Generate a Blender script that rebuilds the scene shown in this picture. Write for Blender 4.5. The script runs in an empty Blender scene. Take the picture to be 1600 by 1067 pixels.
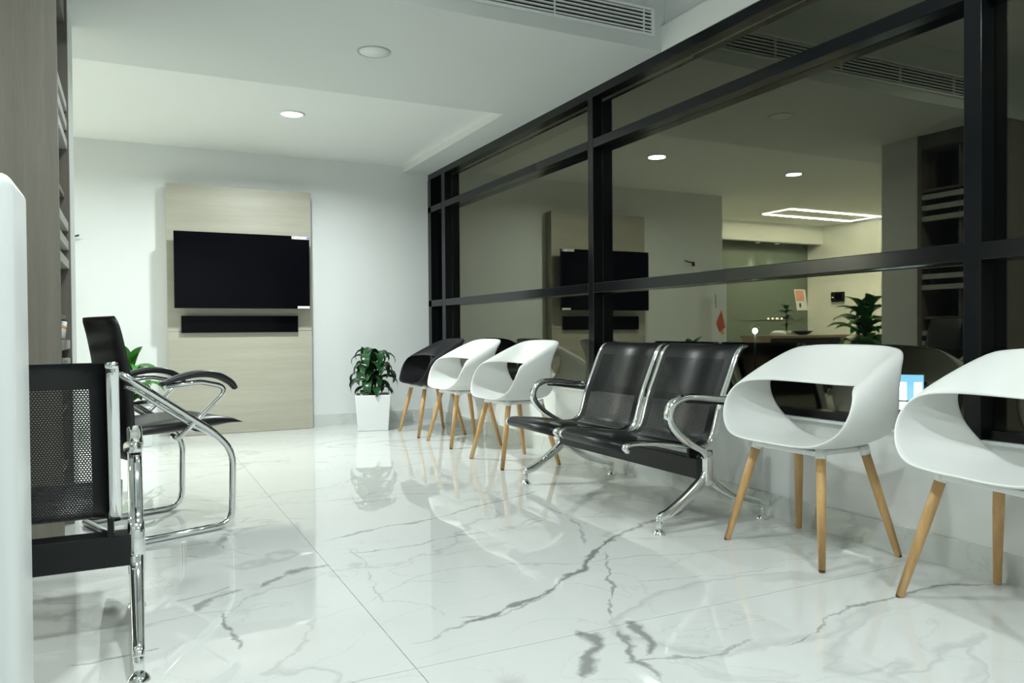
import bpy, bmesh, math, random
from mathutils import Vector, Matrix
R = math.radians
scn = bpy.context.scene
col = scn.collection

# ------------------------------------------------------------------ camera
CAM_H = 0.87
F_PX = 1202.8
al, pi_, ro = R(26.4263), R(-0.8762), R(-0.4244)
Fv = Vector((math.sin(al), math.cos(al), 0)); Rv = Vector((math.cos(al), -math.sin(al), 0)); Uv = Vector((0, 0, 1))
F2 = Fv * math.cos(pi_) + Uv * math.sin(pi_)
U2 = Uv * math.cos(pi_) - Fv * math.sin(pi_)
RR = Rv * math.cos(ro) + U2 * math.sin(ro)
UU = U2 * math.cos(ro) - Rv * math.sin(ro)
cd = bpy.data.cameras.new('camera'); cam = bpy.data.objects.new('camera', cd); col.objects.link(cam)
cd.sensor_width = 36.0; cd.lens = F_PX / 1600 * 36; cd.clip_start = 0.05; cd.clip_end = 200
m = Matrix.Identity(4)
for i in range(3):
    m[i][0] = RR[i]; m[i][1] = UU[i]; m[i][2] = -F2[i]
m[0][3], m[1][3], m[2][3] = 0, 0, CAM_H
cam.matrix_world = m
scn.camera = cam

# ------------------------------------------------------------------ world, exposure, light levels
scn.view_settings.view_transform = 'Standard'
scn.view_settings.look = 'None'
scn.view_settings.gamma = 1.0
scn.view_settings.use_curve_mapping = False
scn.view_settings.exposure = 0.0
world = bpy.data.worlds.new('night'); scn.world = world; world.use_nodes = True
world.node_tree.nodes['Background'].inputs[0].default_value = (0.0018, 0.0022, 0.0035, 1)
world.node_tree.nodes['Background'].inputs[1].default_value = 1.0
LAMP_COL = (0.915, 1.0, 0.98)
P_DOWN = 40.0       # watts of one ceiling downlight
P_LED = 210.0        # watts of the rectangular LED
P_SPOT = 11.0

# ------------------------------------------------------------------ key planes of the room (metres)
WF, WG, WW = 2.622, 2.695, 2.655      # window frame front, glass, low wall under the window
YD = 7.100                             # far wall
XL = -4.3; YB = -2.2                   # left wall of the reception, wall behind the camera
YR, YH = 8.9, 8.6                      # green wall, header in front of it
ZC, ZT, ZN = 2.381, 2.440, 2.76        # dropped ceiling band, tray, ceiling above the camera
YT, YK = 4.88, 3.414                   # edge of the tray, face of the bulkhead
XS = 2.372                             # soffit strip along the window
ZS = 0.465                             # window sill
XC = -0.235                            # front of the shelving unit

# ------------------------------------------------------------------ materials
def new_mat(name):
    mt = bpy.data.materials.new(name); mt.use_nodes = True
    nt = mt.node_tree
    return mt, nt, nt.nodes['Principled BSDF']

def N(nt, typ, **kw):
    n = nt.nodes.new(typ)
    for k, v in kw.items():
        if k.startswith('i'): n.inputs[int(k[1:])].default_value = v
        else: setattr(n, k, v)
    return n

def math_n(nt, op, a, b=None, c=None, clamp=False):
    n = nt.nodes.new('ShaderNodeMath'); n.operation = op; n.use_clamp = clamp
    for i, v in enumerate((a, b, c)):
        if v is None: continue
        if isinstance(v, (int, float)): n.inputs[i].default_value = v
        else: nt.links.new(v, n.inputs[i])
    return n.outputs[0]

def M(name, c, rough=0.5, metal=0.0, var=0.04, scale=9.0, bump=0.0, bscale=120.0, spec=0.5, coat=0.0):
    """principled surface with a slight procedural mottling of its colour"""
    mt, nt, b = new_mat(name)
    tc = N(nt, 'ShaderNodeTexCoord')
    no = N(nt, 'ShaderNodeTexNoise'); no.inputs['Scale'].default_value = scale; no.inputs['Detail'].default_value = 4
    nt.links.new(tc.outputs['Object'], no.inputs['Vector'])
    mx = N(nt, 'ShaderNodeMix', data_type='RGBA')
    mx.inputs[6].default_value = (*[max(0, q * (1 - var)) for q in c], 1)
    mx.inputs[7].default_value = (*[min(1, q * (1 + var)) for q in c], 1)
    nt.links.new(no.outputs['Fac'], mx.inputs[0]); nt.links.new(mx.outputs[2], b.inputs['Base Color'])
    b.inputs['Roughness'].default_value = rough; b.inputs['Metallic'].default_value = metal
    b.inputs['Specular IOR Level'].default_value = spec
    b.inputs['Coat Weight'].default_value = coat
    if bump:
        n2 = N(nt, 'ShaderNodeTexNoise'); n2.inputs['Scale'].default_value = bscale
        nt.links.new(tc.outputs['Object'], n2.inputs['Vector'])
        bp = N(nt, 'ShaderNodeBump'); bp.inputs['Strength'].default_value = bump; bp.inputs['Distance'].default_value = 0.003
        nt.links.new(n2.outputs['Fac'], bp.inputs['Height']); nt.links.new(bp.outputs['Normal'], b.inputs['Normal'])
    return mt

def emit(name, c, s):
    mt, nt, b = new_mat(name)
    b.inputs['Base Color'].default_value = (0.8, 0.8, 0.8, 1)
    b.inputs['Emission Color'].default_value = (*c, 1); b.inputs['Emission Strength'].default_value = s
    return mt

def wood(name, c1, c2, axis, stretch=14.0, scale=2.2, rough=0.45):
    """laminate with the grain running along one axis"""
    mt, nt, b = new_mat(name)
    tc = N(nt, 'ShaderNodeTexCoord'); mp = N(nt, 'ShaderNodeMapping')
    s = [stretch] * 3; s[axis] = 0.6
    mp.inputs['Scale'].default_value = s
    nt.links.new(tc.outputs['Object'], mp.inputs['Vector'])
    n1 = N(nt, 'ShaderNodeTexNoise'); n1.inputs['Scale'].default_value = scale; n1.inputs['Detail'].default_value = 6; n1.inputs['Distortion'].default_value = 0.25
    nt.links.new(mp.outputs[0], n1.inputs['Vector'])
    n2 = N(nt, 'ShaderNodeTexNoise'); n2.inputs['Scale'].default_value = scale * 7; n2.inputs['Detail'].default_value = 3
    nt.links.new(mp.outputs[0], n2.inputs['Vector'])
    f = math_n(nt, 'MULTIPLY_ADD', n2.outputs['Fac'], 0.35, math_n(nt, 'MULTIPLY', n1.outputs['Fac'], 0.75))
    cr = N(nt, 'ShaderNodeValToRGB'); cr.color_ramp.elements[0].position = 0.32; cr.color_ramp.elements[1].position = 0.78
    cr.color_ramp.elements[0].color = (*c1, 1); cr.color_ramp.elements[1].color = (*c2, 1)
    nt.links.new(f, cr.inputs[0]); nt.links.new(cr.outputs[0], b.inputs['Base Color'])
    b.inputs['Roughness'].default_value = rough
    return mt

def perforated(name):
    """black powder coated sheet with a staggered grid of round holes, laid out on the sheet's own UV in metres"""
    mt, nt, b = new_mat(name)
    b.inputs['Base Color'].default_value = (0.008, 0.009, 0.010, 1); b.inputs['Roughness'].default_value = 0.36; b.inputs['Specular IOR Level'].default_value = 0.32
    uv = N(nt, 'ShaderNodeUVMap'); sp = N(nt, 'ShaderNodeSeparateXYZ'); nt.links.new(uv.outputs[0], sp.inputs[0])
    u, v = sp.outputs[0], sp.outputs[1]
    p = 0.0074; q = p * 0.866
    row = math_n(nt, 'FLOOR', math_n(nt, 'DIVIDE', v, q))
    odd = math_n(nt, 'MULTIPLY', math_n(nt, 'PINGPONG', row, 1.0), 0.5)
    fu = math_n(nt, 'SUBTRACT', math_n(nt, 'FRACT', math_n(nt, 'ADD', math_n(nt, 'DIVIDE', u, p), odd)), 0.5)
    fv = math_n(nt, 'SUBTRACT', math_n(nt, 'FRACT', math_n(nt, 'DIVIDE', v, q)), 0.5)
    fv = math_n(nt, 'MULTIPLY', fv, 0.866)
    d = math_n(nt, 'SQRT', math_n(nt, 'ADD', math_n(nt, 'MULTIPLY', fu, fu), math_n(nt, 'MULTIPLY', fv, fv)))
    hole = math_n(nt, 'LESS_THAN', d, 0.335)
    def inside(a, lo, hi):
        return math_n(nt, 'MULTIPLY', math_n(nt, 'GREATER_THAN', a, lo), math_n(nt, 'LESS_THAN', a, hi))
    zone = math_n(nt, 'MULTIPLY', inside(u, 0.045, 0.477), math_n(nt, 'MAXIMUM', inside(v, 0.12, 0.37), inside(v, 0.46, 0.915)))
    f = math_n(nt, 'MULTIPLY', hole, zone)
    tr = N(nt, 'ShaderNodeBsdfTransparent'); mx = N(nt, 'ShaderNodeMixShader')
    nt.links.new(f, mx.inputs[0]); nt.links.new(b.outputs[0], mx.inputs[1]); nt.links.new(tr.outputs[0], mx.inputs[2])
    nt.links.new(mx.outputs[0], nt.nodes['Material Output'].inputs[0])
    return mt

def P_floor(px, py):
    d = F2 + RR * ((px - 800) / F_PX) - UU * ((py - 533.5) / F_PX)
    t = -CAM_H / d.z
    return (d.x * t, d.y * t)

def marble(name, rough=0.02, veins=True, base=(0.655, 0.672, 0.66)):
    """polished white stone: soft grey clouding, a faint net of veins and the traced run of the large veins"""
    mt, nt, b = new_mat(name)
    ge = N(nt, 'ShaderNodeNewGeometry')
    sc = N(nt, 'ShaderNodeSeparateXYZ')
    n1 = N(nt, 'ShaderNodeTexNoise'); n1.inputs['Scale'].default_value = 5.0; n1.inputs['Detail'].default_value = 6; n1.inputs['Roughness'].default_value = 0.62
    nt.links.new(ge.outputs['Position'], n1.inputs['Vector'])
    off = N(nt, 'ShaderNodeVectorMath', operation='MULTIPLY_ADD')
    off.inputs[1].default_value = (0.13, 0.13, 0.0)
    nt.links.new(n1.outputs['Color'], off.inputs[0])
    ad = N(nt, 'ShaderNodeVectorMath', operation='ADD'); ad.inputs[1].default_value = (-0.065, -0.065, 0)
    nt.links.new(ge.outputs['Position'], ad.inputs[0]); nt.links.new(ad.outputs[0], off.inputs[2])
    nt.links.new(off.outputs[0], sc.inputs[0])
    X, Y = sc.outputs[0], sc.outputs[1]
    nw = N(nt, 'ShaderNodeTexNoise'); nw.inputs['Scale'].default_value = 9.0; nw.inputs['Detail'].default_value = 3
    nt.links.new(ge.outputs['Position'], nw.inputs['Vector'])
    wn = math_n(nt, 'MULTIPLY_ADD', nw.outputs['Fac'], 2.4, -0.45)     # width modulation
    total = None
    if veins:
        for ax, wd, st, pts in VEINS:
            wd *= 1.15; st = min(.9, st * 1.15)
            w = [P_floor(*p) for p in pts]
            a = [p[0] for p in w] if ax == 'x' else [p[1] for p in w]
            c = [p[1] for p in w] if ax == 'x' else [p[0] for p in w]
            order = sorted(range(len(a)), key=lambda i: a[i]); a = [a[i] for i in order]; c = [c[i] for i in order]
            a0, a1 = a[0], a[-1]; c0, c1 = min(c) - 0.02, max(c) + 0.02
            u = math_n(nt, 'MULTIPLY_ADD', X if ax == 'x' else Y, 1 / (a1 - a0), -a0 / (a1 - a0))
            fc = nt.nodes.new('ShaderNodeFloatCurve'); cv = fc.mapping.curves[0]
            for i, (p, q) in enumerate(zip(a, c)):
                pp = ((p - a0) / (a1 - a0), (q - c0) / (c1 - c0))
                if i == 0: pt = cv.points[0]; pt.location = pp
                elif i == len(a) - 1: pt = cv.points[len(cv.points) - 1]; pt.location = pp
                else: pt = cv.points.new(*pp)
            for pt in cv.points: pt.handle_type = 'AUTO'
            fc.mapping.update()
            nt.links.new(u, fc.inputs[1])
            q = math_n(nt, 'MULTIPLY_ADD', fc.outputs[0], c1 - c0, c0)
            dist = math_n(nt, 'ABSOLUTE', math_n(nt, 'SUBTRACT', Y if ax == 'x' else X, q))
            t = math_n(nt, 'SUBTRACT', 0.5, math_n(nt, 'ABSOLUTE', math_n(nt, 'SUBTRACT', u, 0.5)))
            t = math_n(nt, 'MULTIPLY', t, 9.0 * wd, clamp=False)
            t = math_n(nt, 'MINIMUM', t, wd)
            t = math_n(nt, 'MULTIPLY', t, wn)
            val = math_n(nt, 'MULTIPLY', math_n(nt, 'SUBTRACT', t, dist), 1.6 / wd, clamp=True)
            val = math_n(nt, 'MULTIPLY', val, st)
            total = val if total is None else math_n(nt, 'MAXIMUM', total, val)
    # faint net of veins all over
    mp = N(nt, 'ShaderNodeMapping'); mp.inputs['Scale'].default_value = (0.55, 1.0, 1.0); mp.inputs['Rotation'].default_value = (0, 0, R(24))
    nt.links.new(off.outputs[0], mp.inputs['Vector'])
    def net(scale, width, strength):
        n = N(nt, 'ShaderNodeTexNoise'); n.inputs['Scale'].default_value = scale; n.inputs['Detail'].default_value = 5; n.inputs['Distortion'].default_value = 0.8
        nt.links.new(mp.outputs[0], n.inputs['Vector'])
        d = math_n(nt, 'ABSOLUTE', math_n(nt, 'SUBTRACT', n.outputs['Fac'], 0.5))
        return math_n(nt, 'MULTIPLY', math_n(nt, 'SUBTRACT', 1.0, math_n(nt, 'DIVIDE', d, width), clamp=True), strength)
    g = math_n(nt, 'MAXIMUM', net(0.9, 0.010, 0.25 if veins else 0.35), net(1.9, 0.006, 0.14))
    total = g if total is None else math_n(nt, 'MAXIMUM', total, g)
    cl = N(nt, 'ShaderNodeTexNoise'); cl.inputs['Scale'].default_value = 1.1; cl.inputs['Detail'].default_value = 4
    nt.links.new(ge.outputs['Position'], cl.inputs['Vector'])
    m1 = N(nt, 'ShaderNodeMix', data_type='RGBA')
    m1.inputs[6].default_value = (*[q * 0.95 for q in base], 1); m1.inputs[7].default_value = (*base, 1)
    nt.links.new(cl.outputs['Fac'], m1.inputs[0])
    m2 = N(nt, 'ShaderNodeMix', data_type='RGBA'); m2.inputs[7].default_value = (0.17, 0.175, 0.172, 1)
    nt.links.new(total, m2.inputs[0]); nt.links.new(m1.outputs[2], m2.inputs[6])
    nt.links.new(m2.outputs[2], b.inputs['Base Color'])
    b.inputs['Roughness'].default_value = rough; b.inputs['Specular IOR Level'].default_value = 0.55
    return mt

# run of the large veins: axis along which each is followed, half width (m), strength, points on the floor
def A_(pts): return [(100 + x / 2.286, 660 + y / 2.286) for x, y in pts]
def B_(pts): return [(800 + x / 2, 780 + y / 2) for x, y in pts]
VEINS = [
    ('x', .016, .50, A_([(885, 450), (1000, 405), (1150, 370), (1300, 345), (1450, 310), (1600, 268), (1720, 240)])),
    ('x', .009, .40, A_([(960, 468), (1100, 457), (1240, 440), (1330, 415), (1450, 400), (1600, 375), (1800, 330)])),
    ('x', .020, .72, A_([(1205, 795), (1320, 765), (1400, 735), (1500, 700), (1600, 660), (1720, 600), (1850, 515), (1960, 415), (2060, 365), (2180, 330), (2280, 290)])),
    ('x', .010, .45, A_([(1400, 700), (1480, 690), (1560, 690), (1640, 660), (1730, 600)])),
    ('y', .010, .55, B_([(300, 160), (300, 240), (318, 285), (300, 320), (335, 375)])),
    ('y', .034, .66, B_([(210, 405), (262, 440), (245, 520), (215, 580)])),
    ('y', .018, .62, B_([(320, 395), (350, 440), (390, 500), (430, 525), (470, 590)])),
    ('y', .028, .66, B_([(365, 372), (400, 410), (445, 490)])),
    ('x', .011, .48, B_([(340, 522), (440, 500), (540, 492), (610, 490), (690, 462), (765, 430)])),
    ('x', .013, .62, B_([(830, 470), (890, 440), (960, 390), (1020, 350), (1080, 325), (1160, 308), (1230, 295), (1300, 278), (1400, 268), (1530, 256)])),
    ('x', .007, .30, B_([(-100, 100), (0, 82), (100, 60), (300, 55), (450, 62)])),
    ('x', .028, .55, A_([(680, 592), (760, 562), (830, 537), (940, 505)])),
    ('x', .026, .5, A_([(400, 640), (480, 622), (600, 582)])),
    ('x', .030, .55, A_([(455, 690), (500, 650), (560, 622), (640, 598)])),
    ('y', .011, .60, A_([(550, 670), (562, 720), (625, 760), (642, 815)])),
    ('x', .008, .55, A_([(-40, 878), (80, 862), (180, 840), (340, 808)])),
    ('x', .006, .30, A_([(300, 490), (420, 480), (560, 485), (640, 480)])),
    ('y', .007, .42, A_([(500, 415), (600, 455), (700, 476)])),
    ('x', .007, .40, A_([(600, 310), (700, 292), (750, 283)])),
    ('x', .007, .30, A_([(750, 335), (830, 341), (920, 342)])),
    ('y', .006, .30, A_([(1000, 440), (1070, 500), (1110, 570), (1130, 660)])),
    ('x', .006, .24, B_([(310, 258), (560, 245), (800, 212), (960, 180), (1070, 165)])),
        ('x', .012, .22, A_([(480, 116), (720, 102), (900, 77), (1080, 55)])),
    ('x', .010, .20, A_([(690, 155), (850, 138), (1010, 112)])),
    ('x', .006, .25, A_([(1120, 640), (1250, 650), (1400, 695)])),
    ('y', .012, .35, B_([(100, 20), (180, 60), (215, 110), (225, 160)])),
]

MATS = {}
def build_mats():
    W = MATS
    W['wall'] = M('white_wall_paint', (0.77, 0.79, 0.785), 0.55, var=0.012, scale=2.5, bump=0.04, bscale=90)
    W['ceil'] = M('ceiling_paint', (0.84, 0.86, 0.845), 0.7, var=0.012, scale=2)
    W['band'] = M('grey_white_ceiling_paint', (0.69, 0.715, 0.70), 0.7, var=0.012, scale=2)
    W['green'] = M('grey_green_paint', (0.115, 0.150, 0.124), 0.6, var=0.03, scale=2)
    W['tile'] = marble('polished_marble')
    W['base'] = marble('marble_skirting', veins=False, base=(0.66, 0.69, 0.67))
    W['grout'] = M('grout', (0.50, 0.52, 0.51), 0.8)
    W['frame'] = M('black_aluminium', (0.005, 0.006, 0.0075), 0.17, var=0.1, spec=0.3)
    W['white_plastic'] = M('white_plastic', (0.80, 0.815, 0.80), 0.38, var=0.01, spec=0.45)
    W['white_gloss'] = M('white_gloss', (0.80, 0.83, 0.83), 0.3, var=0.01)
    W['black_plastic'] = M('black_plastic', (0.008, 0.008, 0.010), 0.5, var=0.1, spec=0.28)
    W['black_sheet'] = M('black_powder_coat', (0.008, 0.009, 0.010), 0.36, var=0.1, spec=0.32)
    W['perf'] = perforated('perforated_sheet')
    W['leather'] = M('black_leatherette', (0.014, 0.015, 0.016), 0.36, var=0.15, bump=0.2, bscale=260)
    W['chrome'] = M('chrome', (0.80, 0.82, 0.82), 0.09, 1.0, var=0.02)
    W['beech'] = wood('beech_legs', (0.50, 0.285, 0.105), (0.66, 0.42, 0.19), 2, 30, 1.6, 0.4)
    W['panel'] = wood('pale_oak_laminate', (0.375, 0.355, 0.285), (0.465, 0.445, 0.370), 0, 9, 2.0, 0.42)
    W['oak'] = wood('grey_oak_laminate', (0.150, 0.138, 0.114), (0.213, 0.198, 0.165), 2, 12, 2.4, 0.5)
    W['oak_pale'] = wood('pale_shelf_edge', (0.42, 0.42, 0.37), (0.52, 0.52, 0.47), 1, 12, 2.4, 0.5)
    W['screen'] = M('dark_screen', (0.002, 0.0022, 0.0035), 0.10, var=0.1, spec=0.09)
    W['blackgloss'] = M('black_gloss', (0.002, 0.002, 0.003), 0.08, var=0.1, spec=0.10)
    W['paper'] = M('white_paper', (0.8, 0.82, 0.82), 0.5, var=0.02)
    W['orange'] = M('orange_print', (0.80, 0.42, 0.12), 0.5)
    W['bluep'] = M('blue_print', (0.16, 0.18, 0.55), 0.5)
    W['greenp'] = M('green_print', (0.18, 0.38, 0.26), 0.5)
    W['leaf'] = M('dark_green_leaf', (0.016, 0.068, 0.020), 0.26, var=0.45, scale=14)
    W['leaf2'] = M('fresh_green_leaf', (0.045, 0.20, 0.028), 0.3, var=0.4, scale=14)
    W['stem'] = M('plant_stem', (0.10, 0.11, 0.045), 0.7, var=0.3, scale=30)
    W['soil'] = M('potting_soil', (0.03, 0.022, 0.016), 0.95, var=0.4, scale=60, bump=0.6)
    W['dark_slot'] = M('dark_void', (0.015, 0.017, 0.016), 0.8)
    W['lens'] = emit('downlight_lens', (0.90, 1.0, 0.96), 9.0)
    W['led'] = emit('led_strip', (0.90, 1.0, 0.93), 14.0)
    W['desk'] = wood('desk_oak', (0.22, 0.17, 0.11), (0.33, 0.26, 0.18), 0, 9, 2, 0.4)
    W['pink'] = M('poster_pink', (0.72, 0.36, 0.30), 0.5, var=0.15, scale=6)
    W['redp'] = M('poster_red', (0.62, 0.13, 0.07), 0.5)
    W['navy'] = M('navy_ceramic', (0.03, 0.05, 0.14), 0.3)
    W['asphalt'] = M('night_ground', (0.02, 0.02, 0.022), 0.9, var=0.3, scale=20)
    W['bluelit'] = emit('backlit_blue', (0.16, 0.45, 0.85), 2.2)
    W['whitelit'] = emit('backlit_white', (0.75, 0.92, 1.0), 5.0)
    W['bulb'] = emit('cold_bulb', (0.62, 0.82, 1.0), 60.0)
    W['letter'] = emit('lit_letter', (1.0, 0.97, 0.8), 5.0)
    mt, nt, b = new_mat('window_glass')
    g = N(nt, 'ShaderNodeBsdfGlass'); g.inputs['IOR'].default_value = 1.86; g.inputs['Roughness'].default_value = 0.0
    no = N(nt, 'ShaderNodeTexNoise'); no.inputs['Scale'].default_value = 1.2
    mx = N(nt, 'ShaderNodeMix', data_type='RGBA'); mx.inputs[6].default_value = (0.90, 0.89, 0.76, 1); mx.inputs[7].default_value = (0.92, 0.91, 0.79, 1)
    nt.links.new(no.outputs['Fac'], mx.inputs[0]); nt.links.new(mx.outputs[2], g.inputs['Color'])
    nt.links.new(g.outputs[0], nt.nodes['Material Output'].inputs[0])
    W['glass'] = mt
build_mats()

# ------------------------------------------------------------------ mesh helpers
def link(name, me, mat, parent=None, smooth=False):
    if isinstance(mat, str): mat = MATS[mat]
    o = bpy.data.objects.new(name, me); col.objects.link(o)
    if mat and not me.materials: me.materials.append(mat)
    if parent: o.parent = parent
    if smooth:
        for p in me.polygons: p.use_smooth = True
    return o

def mesh(name, verts, faces, mat, parent=None, smooth=False):
    me = bpy.data.meshes.new(name); me.from_pydata([tuple(v) for v in verts], [], faces)
    bm = bmesh.new(); bm.from_mesh(me); bmesh.ops.recalc_face_normals(bm, faces=bm.faces); bm.to_mesh(me); bm.free()
    return link(name, me, mat, parent, smooth)

def box(name, lo, hi, mat, parent=None, bevel=0.0, seg=2):
    bm = bmesh.new()
    bmesh.ops.create_cube(bm, size=1.0)
    for v in bm.verts:
        v.co = Vector([lo[i] + (v.co[i] + 0.5) * (hi[i] - lo[i]) for i in range(3)])
    if bevel: bmesh.ops.bevel(bm, geom=bm.edges[:], offset=bevel, segments=seg, profile=0.5, affect='EDGES')
    me = bpy.data.meshes.new(name); bm.to_mesh(me); bm.free()
    return link(name, me, mat, parent, smooth=False)

def prism(name, pts, y0, y1, mat, parent=None, axis=1, smooth=False):
    """polygon in the plane across an axis, extruded along it. pts are the two other coordinates in order"""
    def P(p, t):
        q = list(p); q.insert(axis, t); return q
    n = len(pts)
    v = [P(p, y0) for p in pts] + [P(p, y1) for p in pts]
    f = [list(range(n))[::-1], list(range(n, 2 * n))] + [[i, (i + 1) % n, n + (i + 1) % n, n + i] for i in range(n)]
    return mesh(name, v, f, mat, parent, smooth)

def catmull(pts, k=6, closed=False):
    pts = [Vector(p) for p in pts]; n = len(pts); out = []
    for i in range(n if closed else n - 1):
        if closed: a, b, c, d = pts[i - 1], pts[i], pts[(i + 1) % n], pts[(i + 2) % n]
        else:
            b, c = pts[i], pts[i + 1]
            a = pts[i - 1] if i else b * 2 - c
            d = pts[i + 2] if i + 2 < n else c * 2 - b
        for j in range(k):
            t = j / k
            out.append(0.5 * ((2 * b) + (c - a) * t + (2 * a - 5 * b + 4 * c - d) * t * t + (3 * b - a - 3 * c + d) * t ** 3))
    if not closed: out.append(pts[-1])
    return out

def fillet(pts, r, k=6):
    """polyline with rounded corners"""
    pts = [Vector(p) for p in pts]; out = [pts[0]]
    for i in range(1, len(pts) - 1):
        p, a, b = pts[i], pts[i - 1], pts[i + 1]
        rr = min(r if not isinstance(r, (list, tuple)) else r[i - 1], (a - p).length * 0.49, (b - p).length * 0.49)
        s, e = p + (a - p).normalized() * rr, p + (b - p).normalized() * rr
        for j in range(k + 1):
            t = j / k; out.append(s * (1 - t) ** 2 + p * 2 * t * (1 - t) + e * t * t)
    out.append(pts[-1]); return out

def tube(name, pts, rad, mat, parent=None, n=10, flat=None, ref=(0, 1, 0)):
    """swept tube; rad may be a list; flat=(a,b) scales the section across/along ref for a flattened bar"""
    pts = [Vector(p) for p in pts]; V = []; Fc = []
    ref = Vector(ref)
    for i, p in enumerate(pts):
        t = (pts[min(i + 1, len(pts) - 1)] - pts[max(i - 1, 0)]).normalized()
        if flat is None and abs(t.dot(ref)) > 0.95: s = t.orthogonal().normalized()
        else: s = (ref - t * ref.dot(t)).normalized()
        w = t.cross(s).normalized()
        r = rad[i] if isinstance(rad, (list, tuple)) else rad
        a, b = flat if flat else (1, 1)
        for j in range(n):
            th = 2 * math.pi * (j + 0.5) / n
            cs, sn = math.cos(th), math.sin(th)
            if flat:   # squarish section
                cs = math.copysign(abs(cs) ** 0.55, cs); sn = math.copysign(abs(sn) ** 0.55, sn)
            V.append(p + s * cs * r * a + w * sn * r * b)
    m_ = len(pts)
    for i in range(m_ - 1):
        for j in range(n):
            Fc.append([i * n + j, i * n + (j + 1) % n, (i + 1) * n + (j + 1) % n, (i + 1) * n + j])
    Fc.append(list(range(n))[::-1]); Fc.append([(m_ - 1) * n + j for j in range(n)])
    return mesh(name, V, Fc, mat, parent, smooth=True)

def lathe(name, prof, mat, parent=None, n=24, at=(0, 0, 0), smooth=True, axis='z'):
    V = []; Fc = []
    for r, z in prof:
        for j in range(n):
            th = 2 * math.pi * j / n
            V.append((at[0] + r * math.cos(th), at[1] + r * math.sin(th), at[2] + z))
    k = len(prof)
    for i in range(k - 1):
        for j in range(n):
            Fc.append([i * n + j, i * n + (j + 1) % n, (i + 1) * n + (j + 1) % n, (i + 1) * n + j])
    if prof[0][0] > 1e-6: Fc.append(list(range(n))[::-1])
    if prof[-1][0] > 1e-6: Fc.append([(k - 1) * n + j for j in range(n)])
    o = mesh(name, V, Fc, mat, parent, smooth)
    return o

def sharp(o, ang=35):
    """flat where edges are hard, smooth elsewhere"""
    me = o.data
    for p in me.polygons: p.use_smooth = True
    bm = bmesh.new(); bm.from_mesh(me)
    for e in bm.edges:
        if len(e.link_faces) == 2 and e.calc_face_angle(0) > R(ang): e.smooth = False
    bm.to_mesh(me); bm.free()
    return o

def thing(name, label, cat, loc=(0, 0, 0), rz=0.0, group=None):
    o = bpy.data.objects.new(name, None); col.objects.link(o)
    o.empty_display_size = 0.1
    o.location = loc; o.rotation_euler = (0, 0, rz)
    return tag(o, label, cat, group)

def tag(o, label, cat, group=None):
    o['label'] = label; o['category'] = cat
    if group: o['group'] = group
    return o

def struct(o, label=None):
    o['kind'] = 'structure'
    if label: o['label'] = label
    return o

def copy_tree(o, parent=None):
    c = o.copy(); col.objects.link(c)
    c.parent = parent
    for ch in list(o.children): copy_tree(ch, c)
    return c

# ------------------------------------------------------------------ floor of large marble tiles
floor = struct(box('floor', (XL - .12, YB - .12, -0.12), (WG + .05, YR + .12, -0.004), 'grout'), 'white marble floor of large polished tiles with grey veins')
def cuts(a, b, start, step):
    k = math.ceil((a - start) / step + 1e-6); out = [a]
    while start + k * step < b - 1e-6:
        if start + k * step - out[-1] > 0.05: out.append(start + k * step)
        k += 1
    out.append(b); return out
xs = cuts(XL, WW, 0.650, 2.4); ys = cuts(YB, YR, 1.875, 2.4)
for i in range(len(xs) - 1):
    for j in range(len(ys) - 1):
        box('tile', (xs[i] + .0011, ys[j] + .0011, -0.010), (xs[i + 1] - .0011, ys[j + 1] - .0011, 0.0), 'tile', floor)

# ------------------------------------------------------------------ walls
wf = struct(box('wall_far', (-0.80, YD, 0), (WG + .15, YD + .14, ZT + .1), 'wall'), 'white far wall behind the television panel')
struct(box('wall_return', (-0.94, YD, 0), (-0.80, YR + .12, ZT + .1), 'wall'))
struct(box('wall_reception', (XL, YR, 0), (-0.94, YR + .12, ZT + .1), 'green'), 'grey green wall of the reception niche')
struct(box('wall_header', (XL, YH, 2.160), (-0.94, YH + .10, ZT + .1), 'wall'))
struct(box('wall_left', (XL - .12, YB - .12, 0), (XL, YR + .12, ZN + .1), 'wall'))
struct(box('wall_back', (XL, YB - .12, 0), (WG + .15, YB, ZN + .1), 'wall'))
# low wall with sill under the window, header above the window near the camera, blind wall beyond it
struct(box('wall_window', (WW, YB, 0), (WG + .15, YD, ZS), 'wall'), 'low white wall under the window')
struct(box('trim_1', (WF + .012, YB, ZS), (WG + .15, YD, ZS + .012), 'white_gloss'), 'white window sill')
struct(box('wall_over_window', (WF + .02, YB, ZC + .012), (WG + .15, YK, ZN + .1), 'wall'))
struct(box('trim_2', (WF - .004, YB, ZC), (WF + .02, YK, ZC + .135), 'ceil'), 'white band above the window')
# skirting
PX0, PX1, PZ = 0.284, 1.465, 2.104
struct(box('baseboard_far', (PX1 + .002, YD - .012, 0), (WW, YD, 0.105), 'base'))
struct(box('baseboard_far_end', (-0.80, YD - .012, 0), (PX0 - .002, YD, 0.105), 'base'))
struct(box('baseboard_window', (WW - .012, YB, 0), (WW, YD - .012, 0.105), 'base'))
# column at the end of the shelving unit
struct(box('wall_column', (-0.62, 4.062, 0), (XC, 4.385, ZC), 'wall'), 'white pier beside the shelving unit')

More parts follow.
